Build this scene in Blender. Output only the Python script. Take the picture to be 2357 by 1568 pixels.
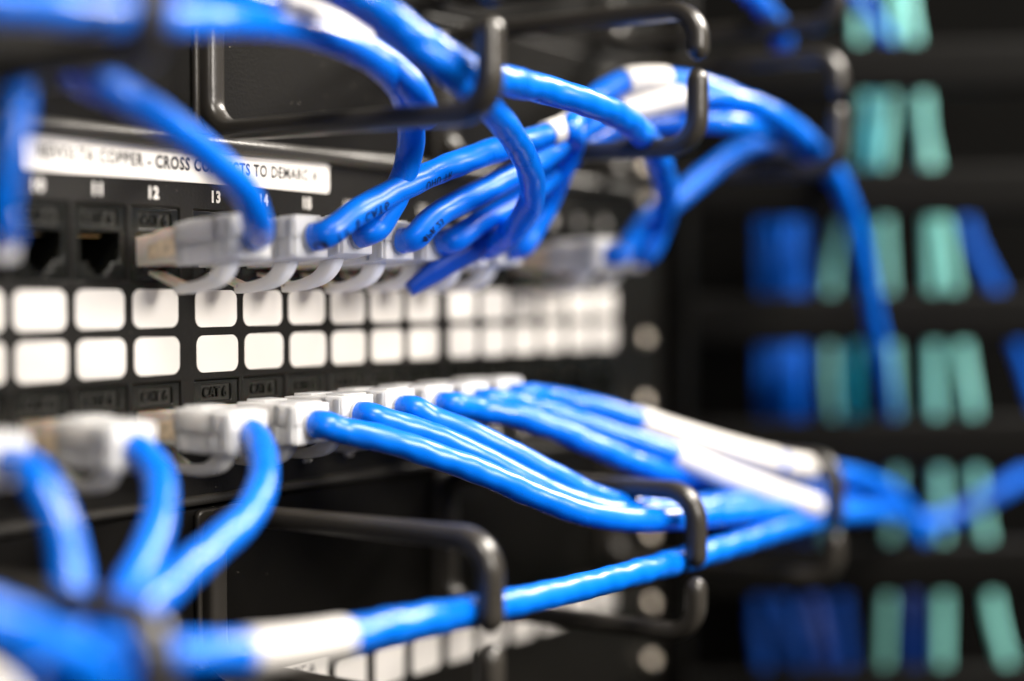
import bpy, bmesh, math, random
from mathutils import Vector, Matrix
random.seed(7)
S = 0.001                      # everything below is written in millimetres
scene = bpy.context.scene
for o in list(bpy.data.objects): bpy.data.objects.remove(o)

# ---------------------------------------------------------------- camera
F_PX, CX, CY, WPX = 3703.0, 1178.5, 784.0, 2357.0
TH, TP = math.radians(33.2), math.atan(114 / 3703)
CAM = Vector((-290.1, -276.2, 0.0))
c_, s_ = math.cos(TH), math.sin(TH)
FWD = Vector((c_ * math.cos(TP), s_ * math.cos(TP), -math.sin(TP)))
RGT = Vector((s_, -c_, 0))
UPV = Vector((c_ * math.sin(TP), s_ * math.sin(TP), math.cos(TP)))
cam_d = bpy.data.cameras.new("camera")
cam = bpy.data.objects.new("camera", cam_d)
scene.collection.objects.link(cam)
cam_d.sensor_width = 36
cam_d.lens = 36 * F_PX / WPX
cam_d.clip_start, cam_d.clip_end = 0.01, 20
M = Matrix((RGT, UPV, -FWD)).transposed().to_4x4()
M.translation = CAM * S
cam.matrix_world = M
cam_d.dof.use_dof = True
cam_d.dof.focus_distance = 0.394
cam_d.dof.aperture_fstop = cam_d.lens / 21.0
scene.camera = cam

# ---------------------------------------------------------------- world, lamps, exposure
w = bpy.data.worlds.new("World"); scene.world = w; w.use_nodes = True
bg = w.node_tree.nodes["Background"]
bg.inputs[0].default_value = (1.0, 0.93, 0.84, 1); bg.inputs[1].default_value = 0.008
def lamp(name, loc, target, sx, sy, power, col):
    d = bpy.data.lights.new(name, 'AREA'); d.shape = 'RECTANGLE'; d.size = sx; d.size_y = sy
    d.energy = power; d.color = col
    o = bpy.data.objects.new(name, d); scene.collection.objects.link(o)
    o.location = loc
    o.rotation_euler = (Vector(target) - Vector(loc)).to_track_quat('-Z', 'Y').to_euler()
    return o
lamp("aisle_lamp", (-0.12, -0.72, 0.85), (0.0, -0.04, 0), 0.60, 0.30, 25, (1.0, 0.93, 0.84))
lamp("near_lamp", (0.22, -0.90, 0.30), (-0.02, -0.03, 0), 0.30, 0.30, 10.5, (1.0, 0.93, 0.85))
lamp("far_lamp", (1.15, -0.45, 0.78), (0.35, 0.0, 0), 0.40, 0.26, 30.0, (1.0, 0.92, 0.82))
lamp("left_fill", (-0.75, -0.70, 0.25), (-0.02, -0.03, 0), 0.25, 0.25, 1.8, (1.0, 0.94, 0.87))  # added fill that brightens the near sides of the plugs
scene.view_settings.view_transform = 'Standard'
scene.view_settings.look = 'None'
scene.view_settings.exposure = 0.0
scene.view_settings.gamma = 1.0
scene.cycles.use_denoising = True
scene.cycles.max_bounces = 8
scene.cycles.sample_clamp_indirect = 4.0
scene.cycles.caustics_reflective = False
scene.cycles.caustics_refractive = False

# ---------------------------------------------------------------- helpers
def P(px, py, h):
    """point on the plane h mm in front of the panel face"""
    d = FWD + RGT * ((px - CX) / F_PX) - UPV * ((py - CY) / F_PX)
    return CAM + d * ((-h - CAM.y) / d.y)
def PD(px, py, D):
    """point D mm away along the viewing axis"""
    return CAM + (FWD + RGT * ((px - CX) / F_PX) - UPV * ((py - CY) / F_PX)) * D
def V(x, h, z): return Vector((x, -h, z))
C = scene.collection

def link(name, data, parent=None, loc=None):
    o = bpy.data.objects.new(name, data); C.objects.link(o)
    if parent is not None:
        o.parent = parent
    if loc is not None: o.location = loc
    return o
def wloc(o):
    l = Vector((0, 0, 0))
    while o is not None:
        l += Vector(o.location); o = o.parent
    return l
def thing(name, label, cat, loc=(0, 0, 0), group=None, kind=None):
    o = bpy.data.objects.new(name, None); C.objects.link(o)
    o.empty_display_size = 0.01
    o.location = Vector(loc) * S
    o['label'] = label; o['category'] = cat
    if group: o['group'] = group
    if kind: o['kind'] = kind
    return o
def mesh_obj(name, verts, faces, mat, parent=None, smooth=False, bevel=0, auto=True):
    off = wloc(parent) if parent is not None else Vector((0, 0, 0))
    me = bpy.data.meshes.new(name)
    me.from_pydata([Vector(v) * S - off for v in verts], [], faces)
    bm = bmesh.new(); bm.from_mesh(me)
    bmesh.ops.recalc_face_normals(bm, faces=bm.faces)
    if bevel:
        bmesh.ops.bevel(bm, geom=list(bm.edges), offset=bevel * S, segments=3, profile=0.5, affect='EDGES', clamp_overlap=True)
    bm.to_mesh(me); bm.free()
    me.materials.append(mat)
    if smooth or bevel:
        me.polygons.foreach_set('use_smooth', [True] * len(me.polygons))
        if bevel and not smooth:
            try: me.set_sharp_from_angle(angle=math.radians(50))
            except Exception: pass
    return link(name, me, parent)
def box_vf(x0, x1, h0, h1, z0, z1, vs=None, fs=None):
    vs = [] if vs is None else vs; fs = [] if fs is None else fs
    b = len(vs)
    for z in (z0, z1):
        for x, h in ((x0, h0), (x1, h0), (x1, h1), (x0, h1)): vs.append(V(x, h, z))
    for f in ((0, 3, 2, 1), (4, 5, 6, 7), (0, 1, 5, 4), (1, 2, 6, 5), (2, 3, 7, 6), (3, 0, 4, 7)):
        fs.append(tuple(b + i for i in f))
    return vs, fs
def curve_mesh(loops, depth, bevel=0.0, seg=2):
    """flat outline(s) with holes, extruded: local x = world X, local y = world Z, thickness towards the viewer"""
    cu = bpy.data.curves.new("tmp", 'CURVE'); cu.dimensions = '2D'; cu.fill_mode = 'BOTH'
    for lp in loops:
        sp = cu.splines.new('POLY'); sp.points.add(len(lp) - 1)
        for i, (x, y) in enumerate(lp): sp.points[i].co = (x * S, y * S, 0, 1)
        sp.use_cyclic_u = True
    cu.extrude = max(0, depth / 2 - bevel) * S; cu.bevel_depth = bevel * S; cu.bevel_resolution = seg
    cu.offset = -bevel * S
    o = bpy.data.objects.new("tmp", cu); C.objects.link(o)
    dg = bpy.context.evaluated_depsgraph_get()
    me = bpy.data.meshes.new_from_object(o.evaluated_get(dg))
    bpy.data.objects.remove(o); bpy.data.curves.remove(cu)
    me.transform(Matrix.Rotation(math.pi / 2, 4, 'X'))
    return me
def text_mesh(txt, size, xs=1.0, depth=0.05, weight=0.0, spacing=1.0):
    cu = bpy.data.curves.new("tmp", 'FONT'); cu.body = txt; cu.size = size * S
    cu.align_x = 'CENTER'; cu.align_y = 'CENTER'; cu.extrude = depth / 2 * S; cu.offset = weight * S
    cu.space_character = spacing; cu.resolution_u = 3
    o = bpy.data.objects.new("tmp", cu); C.objects.link(o)
    dg = bpy.context.evaluated_depsgraph_get()
    me = bpy.data.meshes.new_from_object(o.evaluated_get(dg))
    bpy.data.objects.remove(o); bpy.data.curves.remove(cu)
    me.transform(Matrix.Rotation(math.pi / 2, 4, 'X') @ Matrix.Diagonal((xs, 1, 1, 1)))
    return me
def put(name, me, mat, at, parent=None):
    """me is authored round its own origin; at = world mm"""
    if not me.materials: me.materials.append(mat)
    off = wloc(parent) if parent is not None else Vector((0, 0, 0))
    return link(name, me, parent, Vector(at) * S - off)
def rrect(w_, h_, r, cx=0, cy=0, n=6):
    pts = []
    for qx, qy, a0 in ((1, 1, 0), (-1, 1, 90), (-1, -1, 180), (1, -1, 270)):
        for i in range(n + 1):
            a = math.radians(a0 + 90 * i / n)
            pts.append((cx + qx * (w_ / 2 - r) + r * math.cos(a), cy + qy * (h_ / 2 - r) + r * math.sin(a)))
    return pts
def catmull(pts, step=0.8):
    pts = [Vector(p) for p in pts]
    ext = [pts[0] * 2 - pts[1]] + pts + [pts[-1] * 2 - pts[-2]]
    out = []
    for i in range(1, len(ext) - 2):
        p0, p1, p2, p3 = ext[i - 1:i + 3]
        t0 = 0; t1 = t0 + max(1e-3, (p1 - p0).length) ** .5; t2 = t1 + max(1e-3, (p2 - p1).length) ** .5; t3 = t2 + max(1e-3, (p3 - p2).length) ** .5
        n = max(2, int((p2 - p1).length / step))
        for k in range(n):
            t = t1 + (t2 - t1) * k / n
            a1 = p0 * ((t1 - t) / (t1 - t0)) + p1 * ((t - t0) / (t1 - t0))
            a2 = p1 * ((t2 - t) / (t2 - t1)) + p2 * ((t - t1) / (t2 - t1))
            a3 = p2 * ((t3 - t) / (t3 - t2)) + p3 * ((t - t2) / (t3 - t2))
            b1 = a1 * ((t2 - t) / (t2 - t0)) + a2 * ((t - t0) / (t2 - t0))
            b2 = a2 * ((t3 - t) / (t3 - t1)) + a3 * ((t - t1) / (t3 - t1))
            out.append(b1 * ((t2 - t) / (t2 - t1)) + b2 * ((t - t1) / (t2 - t1)))
    out.append(pts[-1])
    for _ in range(3):      # relax
        out = [out[0]] + [(out[i - 1] + out[i] * 2 + out[i + 1]) / 4 for i in range(1, len(out) - 1)] + [out[-1]]
    return out
def frames(path, up=Vector((0, 0, 1))):
    T = []
    for i in range(len(path)):
        a = path[max(0, i - 1)]; b = path[min(len(path) - 1, i + 1)]
        T.append((b - a).normalized())
    n = up - T[0] * up.dot(T[0])
    if n.length < .1: n = Vector((1, 0, 0)) - T[0] * T[0].x
    n.normalize(); out = []
    for i, t in enumerate(T):
        if i:
            n = n - t * n.dot(t); n.normalize()
        out.append((t, n.copy(), t.cross(n)))
    return out
def sweep_vf(path, fr, prof, caps=(0.6, 0.6), vs=None, fs=None):
    """prof(i, s) -> list of (u, v) offsets in the frame (n, b); rounded caps"""
    vs = [] if vs is None else vs; fs = [] if fs is None else fs
    base = len(vs); rings = []; s = 0
    for i, p in enumerate(path):
        if i: s += (p - path[i - 1]).length
        rings.append((p, fr[i], prof(i, s)))
    def cap(p, f3, pr, sign, c):
        r = max(math.hypot(*q) for q in pr) * c; res = []
        for a in (75, 55, 35, 15) if sign < 0 else (15, 35, 55, 75):
            k = math.cos(math.radians(a)); d = math.sin(math.radians(a)) * r
            res.append((p + f3[0] * sign * d, f3, [(u * k, v * k) for u, v in pr]))
        return res
    if caps[0]: rings = cap(rings[0][0], rings[0][1], rings[0][2], -1, caps[0]) + rings
    if caps[1]: rings = rings + cap(rings[-1][0], rings[-1][1], rings[-1][2], 1, caps[1])
    m = len(rings[0][2])
    for p, f3, pr in rings:
        for u, v in pr: vs.append(p + f3[1] * u + f3[2] * v)
    for i in range(len(rings) - 1):
        for k in range(m):
            a = base + i * m + k; b = base + i * m + (k + 1) % m
            fs.append((a, b, b + m, a + m))
    fs.append(tuple(base + k for k in reversed(range(m))))
    fs.append(tuple(base + (len(rings) - 1) * m + k for k in range(m)))
    return vs, fs

# ---------------------------------------------------------------- materials
def new_mat(name):
    m = bpy.data.materials.new(name); m.use_nodes = True
    return m, m.node_tree, m.node_tree.nodes["Principled BSDF"]
def noise_mat(name, col, rough=0.5, bump=0.0, bscale=600, var=0.0, vscale=60, spec=0.5, rvar=0.0, dust=0.0, **kw):
    m, nt, b = new_mat(name)
    b.inputs['Base Color'].default_value = (*col, 1); b.inputs['Roughness'].default_value = rough
    b.inputs['Specular IOR Level'].default_value = spec
    tc = nt.nodes.new('ShaderNodeTexCoord'); co = tc.outputs['Object']
    if var or rvar:
        n = nt.nodes.new('ShaderNodeTexNoise'); n.inputs['Scale'].default_value = vscale; n.inputs['Detail'].default_value = 4
        nt.links.new(co, n.inputs['Vector'])
        if var:
            r = nt.nodes.new('ShaderNodeMapRange'); r.inputs['From Min'].default_value = .3; r.inputs['From Max'].default_value = .7
            r.inputs['To Min'].default_value = 1 - var; r.inputs['To Max'].default_value = 1 + var
            nt.links.new(n.outputs['Fac'], r.inputs['Value'])
            mx = nt.nodes.new('ShaderNodeVectorMath'); mx.operation = 'SCALE'; mx.inputs[0].default_value = col
            nt.links.new(r.outputs[0], mx.inputs['Scale']); nt.links.new(mx.outputs[0], b.inputs['Base Color'])
        if rvar:
            r = nt.nodes.new('ShaderNodeMapRange'); r.inputs['From Min'].default_value = .3; r.inputs['From Max'].default_value = .7
            r.inputs['To Min'].default_value = rough - rvar; r.inputs['To Max'].default_value = rough + rvar
            nt.links.new(n.outputs['Fac'], r.inputs['Value']); nt.links.new(r.outputs[0], b.inputs['Roughness'])
    if bump:
        n = nt.nodes.new('ShaderNodeTexNoise'); n.inputs['Scale'].default_value = bscale; n.inputs['Detail'].default_value = 3
        nt.links.new(co, n.inputs['Vector'])
        bp = nt.nodes.new('ShaderNodeBump'); bp.inputs['Strength'].default_value = bump; bp.inputs['Distance'].default_value = 0.0002
        nt.links.new(n.outputs['Fac'], bp.inputs['Height']); nt.links.new(bp.outputs[0], b.inputs['Normal'])
    if dust:
        vo = nt.nodes.new('ShaderNodeTexVoronoi'); vo.inputs['Scale'].default_value = 300; nt.links.new(co, vo.inputs['Vector'])
        lt = nt.nodes.new('ShaderNodeMath'); lt.operation = 'LESS_THAN'; lt.inputs[1].default_value = dust; nt.links.new(vo.outputs['Distance'], lt.inputs[0])
        mm = nt.nodes.new('ShaderNodeMix'); mm.data_type = 'RGBA'; nt.links.new(lt.outputs[0], mm.inputs['Factor'])
        src = b.inputs['Base Color'].links[0].from_socket if b.inputs['Base Color'].links else None
        if src: nt.links.new(src, mm.inputs['A'])
        else: mm.inputs['A'].default_value = (*col, 1)
        mm.inputs['B'].default_value = (.30, .27, .22, 1); nt.links.new(mm.outputs['Result'], b.inputs['Base Color'])
    for k, v in kw.items(): b.inputs[k.replace('_', ' ')].default_value = v
    return m
JACKET = noise_mat('blue_pvc', (0.0, 0.142, 0.72), .29, spec=.48, bump=.10, bscale=350, var=.10, vscale=45, rvar=.06)
TEAL = noise_mat('teal_jacket', (0.0, .34, .50), .4, var=.1)
SHADEDBLUE = noise_mat('shaded_blue_jacket', (0.0, .07, .42), .5, spec=.2, var=.15)  # low background blue cables, light falloff put into the colour
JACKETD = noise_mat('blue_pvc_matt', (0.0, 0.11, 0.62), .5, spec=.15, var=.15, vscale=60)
JACKET2 = noise_mat('blue_pvc_dark_shaded', (0.0, 0.05, 0.36), .45, bump=.18, bscale=500, var=.12, vscale=60)  # dark blue tail; on low background cables the darkness is painted light falloff
SLEEVE = noise_mat('white_label_wrap', (.64, .62, .595), .42, bump=.05, bscale=150)
STICK = noise_mat('white_sticker', (.84, .81, .775), .20, bump=.12, bscale=90, var=.02, vscale=40)
TAPE = noise_mat('white_tape', (.86, .83, .79), .35)
BLACKP = noise_mat('black_powder_coat', (.0085, .0078, .0067), .40, spec=.24, dust=.032, bump=.55, bscale=1700, var=.10, vscale=90)
BLACKM = noise_mat('black_moulding', (.004, .0036, .003), .38, spec=.15, dust=.04, bump=.30, bscale=1100, var=.15, vscale=50)
RINGM = noise_mat('black_nylon', (.030, .027, .023), .30, spec=.45, bump=.18, bscale=900, var=.08, vscale=80)
JACKM = noise_mat('black_jack_plastic', (.008, .0085, .007), .22, bump=.06, bscale=500)
FIELDM = noise_mat('jack_text_field', (.022, .0215, .018), .38, bump=.2, bscale=900)
LIPM = noise_mat('rolled_edge_highlight', (.030, .028, .025), .34, bump=.6, bscale=1500)  # panel black lightened, the lip's highlight put into the colour
INK = noise_mat('black_ink', (.006, .006, .008), .5)
INKB = noise_mat('navy_ink', (.002, .008, .06), .45)
WHITEINK = noise_mat('white_ink', (.75, .73, .70), .5)
BOOT = noise_mat('translucent_boot', (.86, .845, .82), .26, bump=.04, bscale=250, Transmission_Weight=.16, IOR=1.40, Subsurface_Weight=.85, Subsurface_Scale=.0055, Subsurface_Radius=(1, .95, .9))
HOOK = noise_mat('translucent_hook', (.86, .84, .80), .34, Subsurface_Weight=.95, Subsurface_Scale=.005, Subsurface_Radius=(1, .95, .9))
CLEAR = noise_mat('clear_plug', (.92, .84, .72), .14, Transmission_Weight=.12, Subsurface_Weight=.5, Subsurface_Scale=.003, IOR=1.45)
WIRES = noise_mat('twisted_pair_core', (.85, .68, .47), .5, var=.25, vscale=500)
GOLD = noise_mat('gold_contact', (.85, .62, .30), .3, Metallic=1.0)
STEEL = noise_mat('screw_steel', (.97, .88, .75), .38, Metallic=1.0)
AQUA = noise_mat('aqua_jacket', (.36, .93, .85), .34, var=.08)
DARK = noise_mat('dark_backing', (.0016, .0015, .0013), .8, spec=.05, var=.2, vscale=30)
RACKM = noise_mat('rack_paint', (.0024, .0022, .0018), .55, spec=.1, bump=.2, bscale=900)

# ---------------------------------------------------------------- rack behind everything
vs, fs = box_vf(-260, 232, -36, -30, -230, 230)
o = mesh_obj('rack_back_panel', vs, fs, DARK); o['kind'] = 'structure'
rack = thing('equipment_rack', 'black steel rack upright the panels are screwed to', 'rack', (226, 20, -230))
vs, fs = box_vf(203, 236, -4.5, -2.2, -230, 230); box_vf(233.5, 236, -45, -4.5, -230, 230, vs, fs)
mesh_obj('mounting_rail', vs, fs, RACKM, rack)
vs, fs = box_vf(238, 246, -90, 6, -230, 230)
mesh_obj('side_panel', vs, fs, RACKM, rack, bevel=1)

# ---------------------------------------------------------------- main patch panel
PITCH, GAP = 17.0, 20.1
def port_x(n):
    x = 0.0; step = 1 if n > 13 else -1; k = 13
    while k != n:
        nx = k + step; edge = {k, nx} in ({12, 13}, {18, 19}, {6, 7})
        x += step * (GAP if edge else PITCH); k = nx
    return x
PORTS = list(range(8, 25))
pp = thing('patch_bay', 'black two-row patch panel with white label squares, blue cables plugged in', 'patch panel', (0, 0, -51))
outer = rrect(510, 88.0, 2.0, -23, -7.7)
holes = []
for n in PORTS:
    x = port_x(n)
    holes.append(rrect(15.6, 17.4, .3, x, 10.9)); holes.append(rrect(15.6, 17.4, .3, x, -30.3))
put('face_plate', curve_mesh([outer] + holes, 2.0, bevel=.35), BLACKP, V(0, -1.0, 0), pp)
# rolled top lip and lower lip
def lip(z, name, par, x0=-262, x1=231, r=1.9, hh=0.4):
    path = [V(x0 + (x1 - x0) * i / 60, hh, z) for i in range(61)]
    prof = [(r * math.cos(a), r * math.sin(a)) for a in [2 * math.pi * k / 20 for k in range(20)]]
    v, f = sweep_vf(path, frames(path), lambda i, s: prof)
    return mesh_obj(name, v, f, LIPM, par, smooth=True)
lip(35.7, 'rolled_lip', pp, r=2.1); lip(-50.6, 'rolled_lip', pp, r=1.3)

# a jack: bezel with keyed opening, CAT6 field, dark socket, contacts
def jack_meshes():
    out = rrect(15.2, 17.0, .35)
    op = [(-5.9, 2.3), (5.9, 2.3), (5.9, -4.6), (3.3, -4.6), (3.3, -6.2), (1.8, -6.2), (1.8, -7.5), (-1.8, -7.5), (-1.8, -6.2), (-3.3, -6.2), (-3.3, -4.6), (-5.9, -4.6)]
    op = [(x, y + .2) for x, y in op]
    fld = rrect(10.4, 3.9, .25, 0, 5.5)
    bez = curve_mesh([out, op, fld], 1.6, bevel=.18)
    vs, fs = [], []
    # raised tick right of the letters
    box_vf(5.25, 5.75, .3, .95, 4.0, 7.2, vs, fs)
    # dark box of the socket, open at the front
    for bx in ((-6.6, -5.9, -14, -.6, -8, 3.2), (5.9, 6.6, -14, -.6, -8, 3.2), (-5.9, 5.9, -14, -.6, 2.5, 3.2), (-5.9, 5.9, -14, -.6, -8.6, -8), (-6.6, 6.6, -14.6, -14, -8.6, 3.2)):
        box_vf(*bx, vs, fs)
    me = bpy.data.meshes.new('jack_socket'); me.from_pydata([v * S for v in vs], [], fs)
    bm = bmesh.new(); bm.from_mesh(bez); bm.from_mesh(me); bm.to_mesh(bez); bm.free()
    bez.materials.append(JACKM)
    vs, fs = [], []
    for k in range(8):
        x = -3.5 + k
        box_vf(x - .2, x + .2, -11, -3, 1.4, 1.75, vs, fs)
    con = bpy.data.meshes.new('jack_contacts'); con.from_pydata([v * S for v in vs], [], fs); con.materials.append(GOLD)
    txt = text_mesh('CAT 6', 3.5, .82, .8, .07, 1.05); txt.materials.append(JACKM)
    vs, fs = box_vf(-5.3, 5.3, -1.0, .25, 3.4, 7.6)
    fl = bpy.data.meshes.new('field'); fl.from_pydata([v * S for v in vs], [], fs); fl.materials.append(FIELDM)
    return bez, con, txt, fl
JB, JC, JT, JF = jack_meshes()
num_mesh = {}
SQ = curve_mesh([rrect(14.5, 9.0, 2.3, n=8)], .22, bevel=.05); SQ.materials.append(STICK)
for n in PORTS:
    x = port_x(n)
    for row, z in ((0, 10.9), (1, -30.3)):
        j = put('jack', JB, JACKM, V(x, -1.2, z), pp)
        put('text_field', JF, FIELDM, V(x, -1.2, z), j)
        put('contacts', JC, GOLD, V(x, -1.2, z), j)
        put('lettering', JT, JACKM, V(x - .4, -.65, z + 5.5), j)
        num = n if row == 0 else n + 24
        t = text_mesh(str(num), 3.9, .86, .06, .15, 1.18)
        put('port_number', t, WHITEINK, V(x - (1.0 if n < 13 else .3), .06, 22.8 if row == 0 else -43.6), pp)
        put('label_square', SQ, STICK, V(x + random.uniform(-.12, .12) - (.5 if row == 0 else .1), .13, -4.2 + random.uniform(-.1, .1) if row == 0 else -15.25 + random.uniform(-.1, .1)), pp)
# printed strip
strip = curve_mesh([rrect(101.8, 7.7, 1.1)], .2, bevel=.04)
st = put('name_strip', strip, TAPE, V(-8.2, .15, 29.85), pp)
t = text_mesh('REVOLTA COPPER - CROSS CONNECTS TO DEMARC A', 4.1, .86, .05, .13, 1.14)
wd = max(v.co.x for v in t.vertices) - min(v.co.x for v in t.vertices)
t.transform(Matrix.Diagonal((93.0 * S / wd, 1, 1, 1)))
put('lettering', t, INK, V(-8.6, .29, 30.1), st)
# screws of the panel ear
def screw(par, x, z, h=0.6, r=2.6):
    vs, fs = [], []
    rings = [(r, 0), (r, .5), (r * .85, 1.3), (r * .55, 1.8), (r * .32, 1.95), (r * .30, 1.2), (0.02, 1.2)]
    for rr, d in rings:
        for k in range(20):
            a = 2 * math.pi * k / 20; vs.append(V(x + rr * math.cos(a), h + d, z + rr * math.sin(a)))
    for i in range(len(rings) - 1):
        for k in range(20):
            fs.append((i * 20 + k, i * 20 + (k + 1) % 20, (i + 1) * 20 + (k + 1) % 20, (i + 1) * 20 + k))
    fs.append(tuple(range(120, 140)))
    return mesh_obj('screw', vs, fs, STEEL, par, smooth=True)
for z in (31.5, -17.1, -39.7): screw(pp, 217, z, 1.0)

# ---------------------------------------------------------------- panel below
lp = thing('patch_bay', 'lower black patch panel with one row of white squares, cut off by the frame bottom', 'patch panel', (0, 0, -140))
put('face_plate', curve_mesh([rrect(510, 43.5, 2.0, -23, -118.5)], 2.0, bevel=.35), BLACKP, V(0, -1.0, 0), lp)
SQ2 = curve_mesh([rrect(13.6, 11.2, 2.2, n=8)], .22, bevel=.05); SQ2.materials.append(STICK)
x = 51.3; k = 0
while x < 205:
    put('label_square', SQ2, STICK, V(x, .13, -105.2), lp)
    x += 17.4; k += 1
st2 = put('name_strip', curve_mesh([rrect(101.8, 8.2, .9)], .2, bevel=.04), TAPE, V(-9.5, .15, -101.3), lp)
t = text_mesh('REVOLTA COPPER - CROSS CONNECTS TO DEMARC A', 4.2, .86, .05, .13, 1.14)
wd = max(v.co.x for v in t.vertices) - min(v.co.x for v in t.vertices)
t.transform(Matrix.Diagonal((93.0 * S / wd, 1, 1, 1)))
put('lettering', t, INK, V(-10.6, .29, -99.6), st2)
for z in (-113.2, -133.8): screw(lp, 222, z, 1.0)

# ---------------------------------------------------------------- cable managers with D rings
def arc(cx, cz, r, a0, a1, n=10):
    return [(cx + r * math.cos(math.radians(a0 + (a1 - a0) * i / n)), cz + r * math.sin(math.radians(a0 + (a1 - a0) * i / n))) for i in range(n + 1)]
def ring_path(z0, z1, hf, gap):
    """open C in the (h, z) plane: starts below the front gap, goes round the back, ends above it"""
    R = 8.0; zm = (z0 + z1) / 2 + gap[0]
    pts = [(hf, zm - gap[1]), (hf, z0 + R + 2)]
    pts += arc(hf - R, z0 + R, R, 0, -90)
    pts += [(hf * .6, z0), (hf * .3, z0)]
    pts += arc(2.3 + R, z0 + R, R, -90, -180)
    pts += arc(2.3 + R, z1 - R, R, 180, 90)
    pts += [(hf * .3, z1), (hf * .6, z1)]
    pts += arc(hf - R, z1 - R, R, 90, 0)
    pts += [(hf, z1 - R - 2), (hf, zm + gap[1])]
    return pts
def densify(p, step=1.5):
    out = []
    for a, b in zip(p, p[1:]):
        n = max(1, int((b - a).length / step))
        for i in range(n): out.append(a.lerp(b, i / n))
    out.append(p[-1]); return out
def superell(a, b, n=3.2, m=20):
    res = []
    for k in range(m):
        t = 2 * math.pi * k / m
        cs, sn = math.cos(t), math.sin(t)
        res.append((a * math.copysign(abs(cs) ** (2 / n), cs), b * math.copysign(abs(sn) ** (2 / n), sn)))
    return res
def manager(label, zlo, zhi, rz0, rz1, hf=83.5, gap=(0, 3.9), ring_x=(-102, -4, 94, 192), screws=()):
    t = thing('cable_manager', label, 'cable manager', (0, 0, zlo))
    put('base_plate', curve_mesh([rrect(510, zhi - zlo, 2.0, -23, (zlo + zhi) / 2)], 2.0, bevel=.5), BLACKM, V(0, -1.0, 0), t)
    for rx in ring_x:
        path = densify([V(rx, h, z) for h, z in ring_path(rz0, rz1, hf, gap)], 1.2)
        fr = []
        for i in range(len(path)):
            T = (path[min(len(path) - 1, i + 1)] - path[max(0, i - 1)]).normalized()
            n = Vector((1, 0, 0)); fr.append((T, n, T.cross(n)))
        prof = superell(3.1, 2.5)
        v, f = sweep_vf(path, fr, lambda i, s: prof, caps=(1.0, 1.0))
        rg = mesh_obj('ring', v, f, RINGM, t, smooth=True)
        # moulded plate the ring grows from
        put('ring_foot', curve_mesh([rrect(9, rz1 - rz0 + 1, 2)], 1.6, bevel=.5), RINGM, V(rx, .8, (rz0 + rz1) / 2), rg)
    for x, z in screws: screw(t, x, z, 1.0)
    return t
manager('black horizontal cable manager with open rings just above the numbered panel', 37.2, 80.3, 38.3, 74.5, gap=(3.4, 4.4), screws=((216, 44), (208, 71)))
manager('black horizontal cable manager with open rings just below the numbered panel', -95.6, -52.6, -91.8, -53.5, gap=(-2.4, 4.6), screws=((221, -88), (94, -86), (224, -60)))
manager('black horizontal cable manager at the top edge, mostly out of the frame', 81.0, 124.5, 84.5, 120, gap=(0, 3.9), ring_x=(94, 192))
manager('black horizontal cable manager at the bottom edge below the lower panel', -185, -141.5, -181, -113.5, hf=83.5, gap=(34, 3.9), ring_x=()) 

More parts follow.
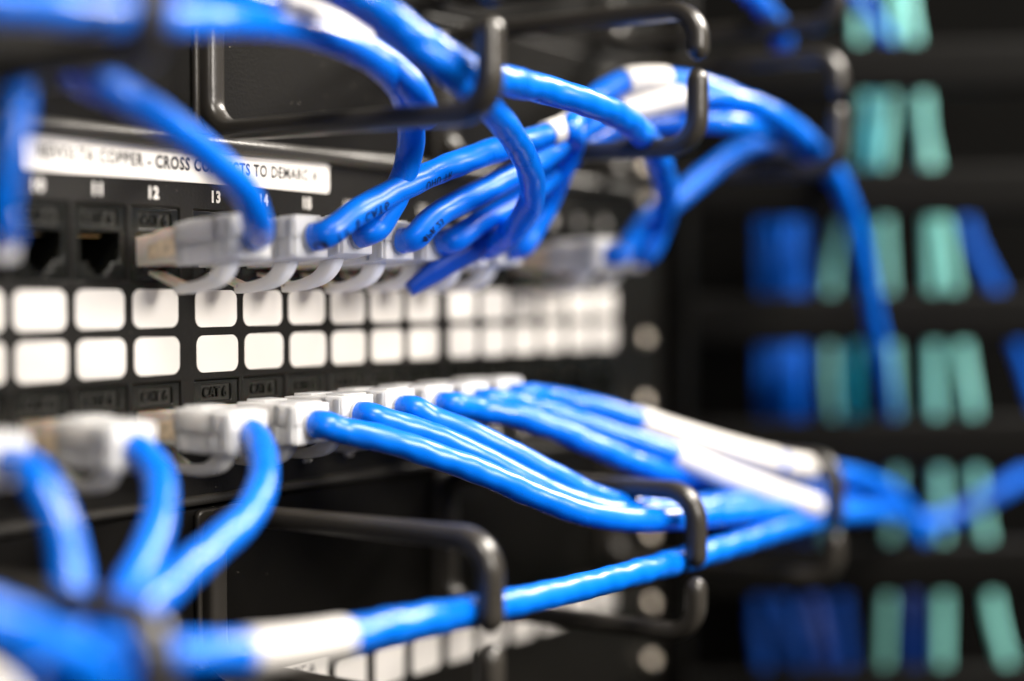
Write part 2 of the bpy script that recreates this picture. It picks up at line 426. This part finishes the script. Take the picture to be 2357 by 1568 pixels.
# ---------------------------------------------------------------- plugs and cables
def tilt_pts(x, z, tilt, yaw):
    """map local (dx, h, dz) of a plug to world; rotation about the jack mouth"""
    ty, tz = math.tan(math.radians(yaw)), math.tan(math.radians(tilt))
    def f(dx, h, dz): return V(x + dx + h * ty, h, z + dz + h * tz)
    return f
def prism(f, secs, vs, fs):
    """secs: list of (h, halfwidth, zlow, zhigh)"""
    b = len(vs)
    for h, hw, z0, z1 in secs:
        for dx, dz in ((-hw, z0), (hw, z0), (hw, z1), (-hw, z1)): vs.append(f(dx, h, dz))
    n = len(secs)
    for i in range(n - 1):
        for k in range(4):
            a = b + i * 4 + k; c = b + i * 4 + (k + 1) % 4
            fs.append((a, c, c + 4, a + 4))
    fs.append((b + 3, b + 2, b + 1, b)); e = b + (n - 1) * 4
    fs.append((e, e + 1, e + 2, e + 3))
def plug(par, x, z, tilt, yaw):
    f = tilt_pts(x, z, tilt, yaw)
    # clear connector nose
    vs, fs = [], []
    prism(f, [(-7, 5.75, -3.6, 2.9), (2, 5.8, -3.8, 3.3), (4, 5.8, -3.8, 3.3), (6.5, 5.8, -3.8, 4.0), (13.6, 5.8, -3.9, 4.1)], vs, fs)
    nose = mesh_obj('connector', vs, fs, CLEAR, par, bevel=.35)
    vs, fs = [], []
    prism(f, [(3, 5.9, -2.7, .9), (12.4, 5.9, -2.7, 2.5)], vs, fs)
    mesh_obj('wire_core', vs, fs, WIRES, nose, bevel=.4)
    vs, fs = [], []
    for k in range(8):
        xx = -3.9 + 1.1 * k
        prism(lambda dx, h, dz, xx=xx: f(dx + xx, h, dz), [(-5, .22, 2.0, 3.05), (1.8, .22, 2.0, 3.45)], vs, fs)
    mesh_obj('contacts', vs, fs, GOLD, nose)
    # boot: upper and lower shell, side windows, end collar
    vs, fs = [], []
    prism(f, [(12.2, 6.35, -.2, 4.9), (17, 6.4, -.2, 5.05), (26, 6.35, -.2, 5.1), (30.5, 5.9, -.2, 4.8)], vs, fs)
    prism(f, [(12.2, 6.05, -4.8, -.1), (15.5, 6.05, -4.85, -.1), (15.9, 5.82, -4.85, -.1), (23.2, 5.82, -4.9, -.1), (23.6, 6.0, -4.9, -.1), (26, 6.0, -4.9, -.1), (30.5, 5.6, -4.6, -.1)], vs, fs)
    for sx in (-1, 1):
        for h0, h1, z0, z1 in ((24.0, 25.2, -4.3, -.5), (24.0, 25.2, .3, 4.5), (27.8, 29.8, -4.3, 4.3)):
            prism(lambda dx, h, dz, sx=sx: f(dx + sx * 6.2, h, dz), [(h0, .38, z0, z1), (h1, .32, z0, z1)], vs, fs)
    prism(f, [(13.5, 4.2, 5.0, 5.6), (19, 4.0, 5.0, 5.5)], vs, fs)
    prism(f, [(24, 4.8, 4.8, 5.6), (29.5, 4.3, 4.6, 5.35)], vs, fs)
    boot = mesh_obj('boot', vs, fs, BOOT, par, bevel=.38)
    vs, fs = [], []       # round strain-relief lip where the cable leaves
    path = [f(0, h, 0) for h in (29.5, 30.2, 30.7, 31.2)]
    rr = [3.55, 3.55, 3.5, 3.4]
    sweep_vf(path, frames(path), lambda i, s: [(rr[i] * math.cos(a), rr[i] * math.sin(a)) for a in [2 * math.pi * k / 24 for k in range(24)]], (0, 0), vs, fs)
    mesh_obj('strain_relief', vs, fs, BOOT, boot, smooth=True)
    # snagless hook under the boot
    ctl = [(22.6, -3.2), (22.4, -5.2), (21.2, -7.2), (18.6, -8.8), (15.2, -9.5), (11.4, -9.7), (7.5, -9.6)]
    path = catmull([f(0, h, dz) for h, dz in ctl], 1.0)
    n = len(path)
    fr = []
    for i in range(n):
        T = (path[min(n - 1, i + 1)] - path[max(0, i - 1)]).normalized()
        b_ = Vector((1, 0, 0)); fr.append((T, b_, T.cross(b_)))
    def hp(i, s):
        t_ = i / (n - 1); th = 2.0 * (1 - t_) ** 2.2 + 1.45
        return superell(1.9, th * .85, 5, 20)
    v, q = sweep_vf(path, fr, hp, caps=(0, .15))
    mesh_obj('latch_hook', v, q, HOOK, boot, smooth=True)
    # clear latch tab
    vs, fs = [], []
    a0, a1 = f(0, -4, -3.9), f(0, 8.6, -9.1)
    d = Vector((0, 0, .45))
    for p_, hw in ((a0, 1.6), (f(0, 1.0, -5.6), 2.4), (a1, 2.7)):
        for dx, dd in ((-hw, -d), (hw, -d), (hw, d), (-hw, d)): vs.append(p_ + Vector((dx, 0, 0)) + dd)
    for i in range(2):
        for k in range(4):
            a = i * 4 + k; c = i * 4 + (k + 1) % 4; fs.append((a, c, c + 4, a + 4))
    fs += [(3, 2, 1, 0), (8, 9, 10, 11)]
    mesh_obj('latch', vs, fs, CLEAR, nose)
    return f

def lumpy(r, ph, amp):
    m = 26
    cs = [(math.cos(2 * math.pi * k / m), math.sin(2 * math.pi * k / m), 2 * math.pi * k / m) for k in range(m)]
    def prof(i, s):
        a1 = amp * (1 + .4 * math.sin(s * .045 + ph))
        return [((r * (1 + a1 * .9 * math.sin(2 * a + s * .42 + ph) + a1 * .45 * math.sin(3 * a - s * .83 + 2 * ph) + a1 * .2 * math.sin(s * .95 + a + ph))) * c, 
                 (r * (1 + a1 * .9 * math.sin(2 * a + s * .42 + ph) + a1 * .45 * math.sin(3 * a - s * .83 + 2 * ph) + a1 * .2 * math.sin(s * .95 + a + ph))) * d) for c, d, a in cs]
    return prof
def nearest(path, px, py=None):
    best, bi = 1e9, 0
    for i, p in enumerate(path):
        v = p - CAM; D = v.dot(FWD); x = CX + F_PX * v.dot(RGT) / D; y = CY - F_PX * v.dot(UPV) / D
        e = abs(x - px) if py is None else math.hypot(x - px, y - py)
        if e < best: best, bi = e, i
    return bi
def bend_text(path, fr, i0, txt, size, phi, r, par, flip=False, rev=False):
    me = text_mesh(txt, size, .85, .0, .03, 1.15)
    bm = bmesh.new(); bm.from_mesh(me)
    for k in range(-6, 7):
        g = bm.verts[:] + bm.edges[:] + bm.faces[:]
        bmesh.ops.bisect_plane(bm, geom=g, plane_co=(0, 0, k * .3 * S), plane_no=(0, 0, 1))
    L = [0]
    for i in range(1, len(path)): L.append(L[-1] + (path[i] - path[i - 1]).length)
    s0 = L[i0]; vv = []
    xm = min(v.co.x for v in bm.verts) / S
    for v in bm.verts:
        s = s0 + (v.co.x / S - xm); y = v.co.z / S
        if rev: s = s0 - (v.co.x / S - xm)
        s = min(max(s, 0), L[-1] - .01)
        i = max(k for k in range(max(0, i0 - 120), min(len(L), i0 + 120)) if L[k] <= s) if L[max(0, i0 - 120)] <= s else 0
        i = min(i, len(path) - 2); t = (s - L[i]) / max(1e-6, L[i + 1] - L[i])
        p = path[i].lerp(path[i + 1], t); T, n, b = fr[i]
        a = phi + (y / r) * (1 if not flip else -1)
        v.co = (p + (n * math.cos(a) + b * math.sin(a)) * (r + .16)) * S
    if par is not None:
        off = wloc(par)
        for v in bm.verts: v.co -= off
    me2 = bpy.data.meshes.new('printing'); bm.to_mesh(me2); bm.free(); me2.materials.append(INKB)
    return link('printing', me2, par)
CABLES = 'blue network patch cables on the patch panel'
CN = [0]
def cable(label, pts, port=None, tilt=0.0, yaw=0.0, r=3.3, sleeves=(), amp=.022, mat=None, prints=(), world=False, group=CABLES, lead=True):
    CN[0] += 1
    if port is not None:
        n, row = port; x, z = port_x(n), (9.4 if row == 0 else -31.3)
        t = thing('patch_cable', label, 'cable', V(x, 0, z), group)
        f = plug(t, x, z, tilt, yaw)
        start = [f(0, 27, 0), f(0, 31, 0)] + ([f(0, 34.5, 0)] if lead else [])
    else:
        start = []
        p0 = P(*pts[0]) if not world else pts[0]
        t = thing('patch_cable', label, 'cable', p0, group)
    pp_ = start + [(P(*q) if not world else q) for q in pts]
    path = catmull(pp_, .8); fr = frames(path)
    v, q = sweep_vf(path, fr, lumpy(r, CN[0] * 1.7, amp))
    jk = mesh_obj('jacket', v, q, mat or JACKET, t, smooth=True)
    for sl in sleeves:
        i0, i1 = nearest(path, *sl[0]), nearest(path, *sl[1])
        if i0 > i1: i0, i1 = i1, i0
        sp = path[i0:i1 + 1]; sf = fr[i0:i1 + 1]; rr = sl[2] if len(sl) > 2 else 3.85
        m = 28
        pr = [(rr * math.cos(2 * math.pi * k / m), rr * math.sin(2 * math.pi * k / m)) for k in range(m)]
        v, q = sweep_vf(sp, sf, lambda i, s: pr, (.12, .12))
        mesh_obj('label_sleeve', v, q, SLEEVE, t, smooth=True)
    for (px, py, txt, size, phi, flip, rev) in prints:
        bend_text(path, fr, nearest(path, px, py), txt, size, phi, r, jk, flip, rev)
    return t
#CABLES_BEGIN
# ---- top row
cable('blurred blue cable rising at the far left edge beside the number 10',
      [(0, 500, 40), (14, 390, 42), (34, 280, 42), (42, 225, 40), (40, 198, 28), (38, 190, 10)], (8, 0), 2, -6, r=3.0)
cable('dark blue cable arching left across the printed strip from the plug beside port 12',
      [(590, 505, 41), (562, 440, 44), (470, 350, 46), (350, 258, 48), (255, 203, 48), (205, 184, 42), (178, 176, 28), (170, 176, 10)], (12, 0), 5, lead=False)
cable('blue cable with legible jacket printing leaving the port 13 plug to the right',
      [(820, 490, 36), (960, 415, 41), (1110, 355, 46), (1240, 318, 49), (1325, 280, 50), (1368, 225, 52), (1435, 188, 55), (1540, 185, 61), (1640, 205, 66), (1760, 265, 68), (1860, 345, 66), (1915, 400, 56), (1935, 425, 40)],
      (13, 0), 6, sleeves=(((1258, 308), (1318, 284)), ((1435, 188), (1530, 184))), prints=((735, 545, 'UTP  8  CAT6', 3.6, 2.45, False, False), (965, 428, 'UHU TR', 2.6, 2.45, False, False)))
cable('blue cable climbing steeply from the port 14 plug and turning left past the ring',
      [(868, 525, 35), (920, 430, 39), (945, 340, 42), (940, 250, 46), (900, 175, 51), (820, 115, 53), (700, 70, 54), (560, 50, 56), (430, 45, 62), (250, 30, 70), (60, 0, 74), (-100, -20, 76)], (14, 0), 8, amp=.02)
cable('blue cable from the port 15 plug ending at a white sleeve in the right bundle',
      [(1000, 500, 38), (1120, 435, 43), (1240, 370, 49), (1330, 305, 49), (1400, 265, 52), (1480, 244, 57), (1560, 226, 63), (1640, 222, 69), (1740, 245, 73), (1850, 315, 74), (1922, 405, 74), (1962, 500, 72), (1990, 620, 70), (2018, 770, 67), (2038, 895, 61), (2050, 985, 51), (2056, 1080, 36)],
      (15, 0), 6, sleeves=(((1425, 255), (1565, 222)),), prints=((960, 538, '4PR 23', 2.4, 2.5, False, False),))
cable('blue cable from the port 16 plug running lowest in the right bundle',
      [(1100, 515, 38), (1200, 455, 43), (1290, 385, 44), (1370, 315, 47), (1450, 285, 52), (1560, 280, 60), (1660, 282, 70), (1770, 300, 68), (1850, 345, 60), (1895, 385, 48), (1905, 400, 36)], (16, 0), 6)
cable('thick blue cable curling up in a hook from the port 17 plug',
      [(1180, 530, 46), (1224, 460, 55), (1222, 400, 60), (1190, 330, 65), (1140, 262, 70), (1070, 195, 73), (990, 130, 72), (880, 50, 68), (780, -20, 64), (660, -90, 62)], (17, 0), 4, amp=.02)
cable('blue cable from the port 18 plug rising behind the curl into the dark gap',
      [(1225, 530, 36), (1265, 460, 40), (1290, 400, 45), (1320, 330, 50), (1310, 300, 52), (1370, 250, 44), (1450, 215, 46), (1560, 205, 48), (1660, 215, 50)], (18, 0), 5)
cable('blue cable from the last upper plug climbing right to a white-capped end',
      [(1480, 520, 34), (1560, 455, 38), (1640, 390, 43), (1710, 345, 48), (1790, 325, 54), (1860, 345, 58), (1905, 380, 56), (1920, 405, 44)], (21, 0), 3, sleeves=(((1772, 328), (1830, 335), 4.2),))
cable('blue cable looping from the rightmost upper plug over the second ring, back left',
      [(1516, 530, 38), (1532, 465, 46), (1526, 400, 56), (1492, 325, 67), (1430, 270, 73), (1350, 235, 75), (1250, 205, 72), (1150, 182, 75), (1090, 165, 75), (1000, 115, 72), (900, 45, 70), (800, -30, 68)], (22, 0), 4, r=3.5, amp=.04,
      prints=((1295, 200, 'VERIFIED 23AWG UTP', 2.2, .55, False, False),))
cable('blue cable crossing the top left corner with a white sleeve',
      [(40, -60, 62), (300, -45, 58), (480, -20, 55), (600, 10, 53), (720, 50, 52), (830, 105, 51), (900, 150, 52), (950, 200, 54), (985, 270, 50)], None, sleeves=(((625, 15), (830, 100), 4.4),), r=3.3)
# ---- bottom row
cable('pale lit blue cable dropping from the far left lower plug', 
      [(80, 1100, 42), (130, 1190, 48), (157, 1290, 52), (165, 1400, 56), (160, 1520, 58), (130, 1640, 60)], (8, 1), -2, -2)
cable('pale lit blue cable dropping from the second lower plug from the left',
      [(362, 1090, 38), (368, 1170, 44), (345, 1260, 50), (300, 1350, 55), (262, 1440, 58), (220, 1540, 60), (160, 1640, 60)], (10, 1), -2, -4, lead=False)
cable('pale lit blue cable curving down and back left from the third lower plug',
      [(602, 1040, 38), (606, 1100, 44), (575, 1180, 50), (490, 1260, 55), (390, 1345, 60), (300, 1430, 64), (220, 1520, 66), (120, 1640, 68)], (12, 1), -1, -3, lead=False)
cable('front blue cable of the lower fan, from the plug below label 37',
      [(790, 992, 36), (880, 1010, 42), (990, 1045, 48), (1110, 1088, 54), (1230, 1140, 60), (1340, 1180, 66), (1460, 1196, 71), (1600, 1190, 76), (1740, 1178, 77), (1880, 1172, 77), (1965, 1182, 74)], (13, 1), 0, prints=())
cable('second blue cable of the lower fan, half hidden by the front one',
      [(880, 968, 36), (960, 990, 40), (1060, 1030, 46), (1170, 1085, 52), (1280, 1140, 58), (1400, 1178, 64), (1540, 1182, 69), (1680, 1160, 72), (1820, 1150, 73), (1960, 1160, 73)], (14, 1), 2)
cable('third blue cable of the lower fan, arching over into the ring',
      [(990, 962, 37), (1070, 992, 43), (1170, 1040, 49), (1280, 1098, 55), (1380, 1148, 60), (1480, 1170, 64), (1600, 1165, 68), (1740, 1150, 70), (1880, 1150, 70)], (15, 1), 3)
cable('fourth blue cable of the lower fan, passing under a white sleeve',
      [(1090, 940, 35), (1180, 955, 40), (1280, 988, 46), (1380, 1032, 52), (1480, 1072, 57), (1580, 1095, 61), (1700, 1125, 64), (1830, 1140, 66), (1950, 1120, 68)], (16, 1), 3)
cable('fifth blue cable of the lower fan, ending in the lower long white sleeve',
      [(1190, 930, 36), (1290, 958, 42), (1400, 995, 50), (1540, 1042, 60), (1660, 1092, 68), (1780, 1135, 75), (1870, 1165, 79), (1975, 1185, 74)], (17, 1), 3, sleeves=(((1550, 1045), (1872, 1166), 4.05),))
cable('rearmost blue cable of the lower fan, ending in the upper long white sleeve',
      [(1260, 915, 35), (1360, 935, 41), (1460, 965, 47), (1560, 1000, 52), (1680, 1036, 62), (1780, 1062, 70), (1880, 1080, 76), (1990, 1105, 74), (2070, 1150, 72), (2120, 1240, 74)], (18, 1), 4, sleeves=(((1468, 968), (1785, 1066), 4.1), ((1800, 1070), (1895, 1086), 3.8)))
cable('long blue cable with a big white sleeve sweeping through the lower rings',
      [(60, 1560, 66), (200, 1540, 70), (330, 1515, 74), (440, 1505, 77), (560, 1502, 78), (680, 1487, 78), (800, 1465, 78), (960, 1430, 78), (1130, 1398, 78), (1280, 1365, 78), (1420, 1330, 78), (1560, 1292, 78), (1700, 1250, 78), (1840, 1205, 78), (1950, 1182, 77), (2035, 1178, 74), (2085, 1192, 66), (2105, 1205, 50)],
      None, sleeves=(((565, 1502), (785, 1467), 3.9),), r=3.4, amp=.035)
cable('very blurred blue cable entering at the bottom left corner',
      [(-140, 1400, 76), (-20, 1425, 76), (90, 1470, 76), (190, 1530, 76), (280, 1620, 74), (330, 1720, 72)], None, r=3.4)
cable('blurred cable end with a white sleeve at the bottom left corner',
      [(-180, 1545, 78), (-90, 1575, 78), (-20, 1615, 78), (50, 1705, 78)], None, sleeves=(((-110, 1565), (10, 1650), 3.9),))
cable('blue cable end hanging at the top edge between the second and third rings',
      [(1560, -90, 60), (1640, -60, 60), (1720, -20, 60), (1775, 40, 58), (1800, 80, 54), (1795, 130, 46)], None)
# hanging cable tail, standing in for an unclear blue shape
tail = [(1130, 545, 36), (1075, 580, 33), (1030, 606, 30), (985, 636, 27), (942, 667, 24)]
path = catmull([P(*q) for q in tail], .8); fr = []
for i in range(len(path)):
    T = (path[min(len(path) - 1, i + 1)] - path[max(0, i - 1)]).normalized()
    n = RGT.cross(T).cross(T); n.normalize(); fr.append((T, n, T.cross(n)))
Ls = len(path)
prof = lambda i, s: superell(2.6 if i < Ls * .7 else 2.6 - .9 * (i - Ls * .7) / (Ls * .3), 3.9 if i < Ls * .7 else 3.9 * (1 - .42 * (i - Ls * .7) / (Ls * .3)), 2.2, 24)
v, q = sweep_vf(path, fr, prof, (.1, .1))
o = mesh_obj('cable_tail', v, q, JACKET2, None, smooth=True)
o['label'] = 'dark blue cable tail hanging over the white squares below the upper plugs'; o['category'] = 'cable tie'
#CABLES_END

# ---------------------------------------------------------------- second rack at the back right
D0 = 655
vm = thing('vertical_cable_manager', 'black vertical cable manager with horizontal fingers in the dark background', 'cable manager', PD(2000, 1568, 640))
pts = [PD(1540, -200, 720), PD(2600, -200, 720), PD(2600, 1800, 720), PD(1540, 1800, 720)]
b = [p + FWD * 6 for p in pts]
mesh_obj('back_plate', pts + b, [(0, 1, 2, 3), (7, 6, 5, 4), (0, 4, 5, 1), (1, 5, 6, 2), (2, 6, 7, 3), (3, 7, 4, 0)], DARK, vm)
for k in range(-1, 6):
    y0 = 446 + 288 * k
    a0, a1 = PD(1560, y0 + 6, 618), PD(2560, y0 - 10, 600)
    path = [a0.lerp(a1, i / 40) for i in range(41)]
    prof = superell(9.5, 4.0, 6, 24)
    v, f = sweep_vf(path, frames(path), lambda i, s: prof, (.3, .3))
    mesh_obj('finger', v, f, RACKM, vm, smooth=True)
def bgcable(label, pts, r, mat, grp, name='fibre_cable'):
    path = catmull([PD(*q) for q in pts], 3)
    t = thing(name, label, 'cable', path[-1], grp)
    v, f = sweep_vf(path, frames(path), lumpy(r, random.random() * 6, .015))
    mesh_obj('jacket', v, f, mat, t, smooth=True)
AQ = 'aqua fibre cables in the background rack'; BL = 'blue cables in the background rack'
bgcable('leftmost thin aqua cable of the background rack', [(1985, -60, 650), (1975, 60, 652), (1990, 300, 656), (1915, 620, 672), (1912, 900, 664), (1925, 1040, 680), (1900, 1300, 690)], 1.9, AQUA, AQ)
bgcable('aqua cable just right of the hanging blue cable', [(2060, -80, 650), (2050, 160, 660), (2045, 260, 656), (2030, 400, 652), (2040, 600, 650), (2055, 880, 650), (2060, 1130, 664), (2040, 1400, 652), (2030, 1650, 655)], 2.1, AQUA, AQ)
bgcable('bright aqua cable at the top right, upright through three gaps', [(2075, -80, 640), (2095, 60, 640), (2120, 200, 644), (2135, 400, 642), (2145, 600, 648), (2150, 880, 652), (2165, 1170, 655), (2168, 1460, 658), (2165, 1650, 658)], 2.3, AQUA, AQ)
bgcable('aqua cable slanting down to the lower right corner', [(2120, 260, 650), (2165, 480, 648), (2190, 640, 648), (2215, 800, 650), (2240, 960, 648), (2245, 1100, 652), (2272, 1260, 650), (2285, 1400, 650), (2325, 1560, 650), (2350, 1680, 650)], 2.3, AQUA, AQ)
bgcable('darker teal cable doubled beside the hanging blue cable', [(2010, 200, 656), (2000, 400, 656), (1990, 640, 670), (1962, 880, 662), (1985, 1150, 690)], 2.4, TEAL, AQ)
for i, (dx, dD) in enumerate(((0, 0), (30, -6), (-30, 6), (55, 10))):
    lab = ['middle', 'front', 'left', 'right'][i]
    bgcable(lab + ' blue cable of the upright bundle behind the white sleeves', [(1790 + dx, 470, 690 + dD), (1785 + dx, 560, 668 + dD), (1790 + dx, 700, 664 + dD), (1785 + dx, 880, 648 + dD), (1790 + dx, 1050, 668 + dD), (1795 + dx, 1180, 700), (1800 + dx, 1320, 740), (1800 + dx, 1400, 760)], 2.7, JACKETD, BL, 'network_cable')
bgcable('blue cable slanting to the right edge of the background', [(2205, 440, 660), (2240, 560, 650), (2300, 680, 650), (2345, 800, 655), (2400, 960, 660)], 2.6, JACKETD, BL, 'network_cable')
bgcable('blue cable running to the right edge from behind the lower fan', [(2000, 1130, 600), (2070, 1180, 606), (2135, 1205, 612), (2210, 1180, 625), (2300, 1130, 640), (2420, 1060, 650)], 3.4, JACKETD, BL, 'network_cable')
bgcable('blue cable crossing the top right corner in front of the aqua cables', [(1930, -60, 610), (1985, 10, 615), (2040, 90, 622), (2080, 150, 640)], 2.8, JACKETD, BL, 'network_cable')
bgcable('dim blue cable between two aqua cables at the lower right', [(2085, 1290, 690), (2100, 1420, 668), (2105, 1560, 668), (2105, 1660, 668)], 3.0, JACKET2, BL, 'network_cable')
bgcable('dim blue cable at the lower right beside the bundle', [(1930, 1330, 690), (1940, 1450, 684), (1950, 1580, 680), (1950, 1680, 680)], 3.2, SHADEDBLUE, BL, 'network_cable')
bgcable('shade-darkened blue cable at the foot of the dark gap under the upright bundle', [(1770, 1300, 700), (1800, 1400, 688), (1840, 1520, 680), (1860, 1680, 680)], 3.4, SHADEDBLUE, BL, 'network_cable')
bgcable('shade-darkened blue cable leaning beside the other darkened ones under the third lower ring', [(1860, 1290, 700), (1870, 1400, 684), (1895, 1500, 676), (1900, 1680, 680)], 3.4, JACKET2, BL, 'network_cable')
bgcable('shade-darkened blue cable nearest the bottom edge below the lower rings', [(1750, 1310, 696), (1745, 1440, 690), (1760, 1540, 684), (1765, 1680, 684)], 2.8, SHADEDBLUE, BL, 'network_cable')
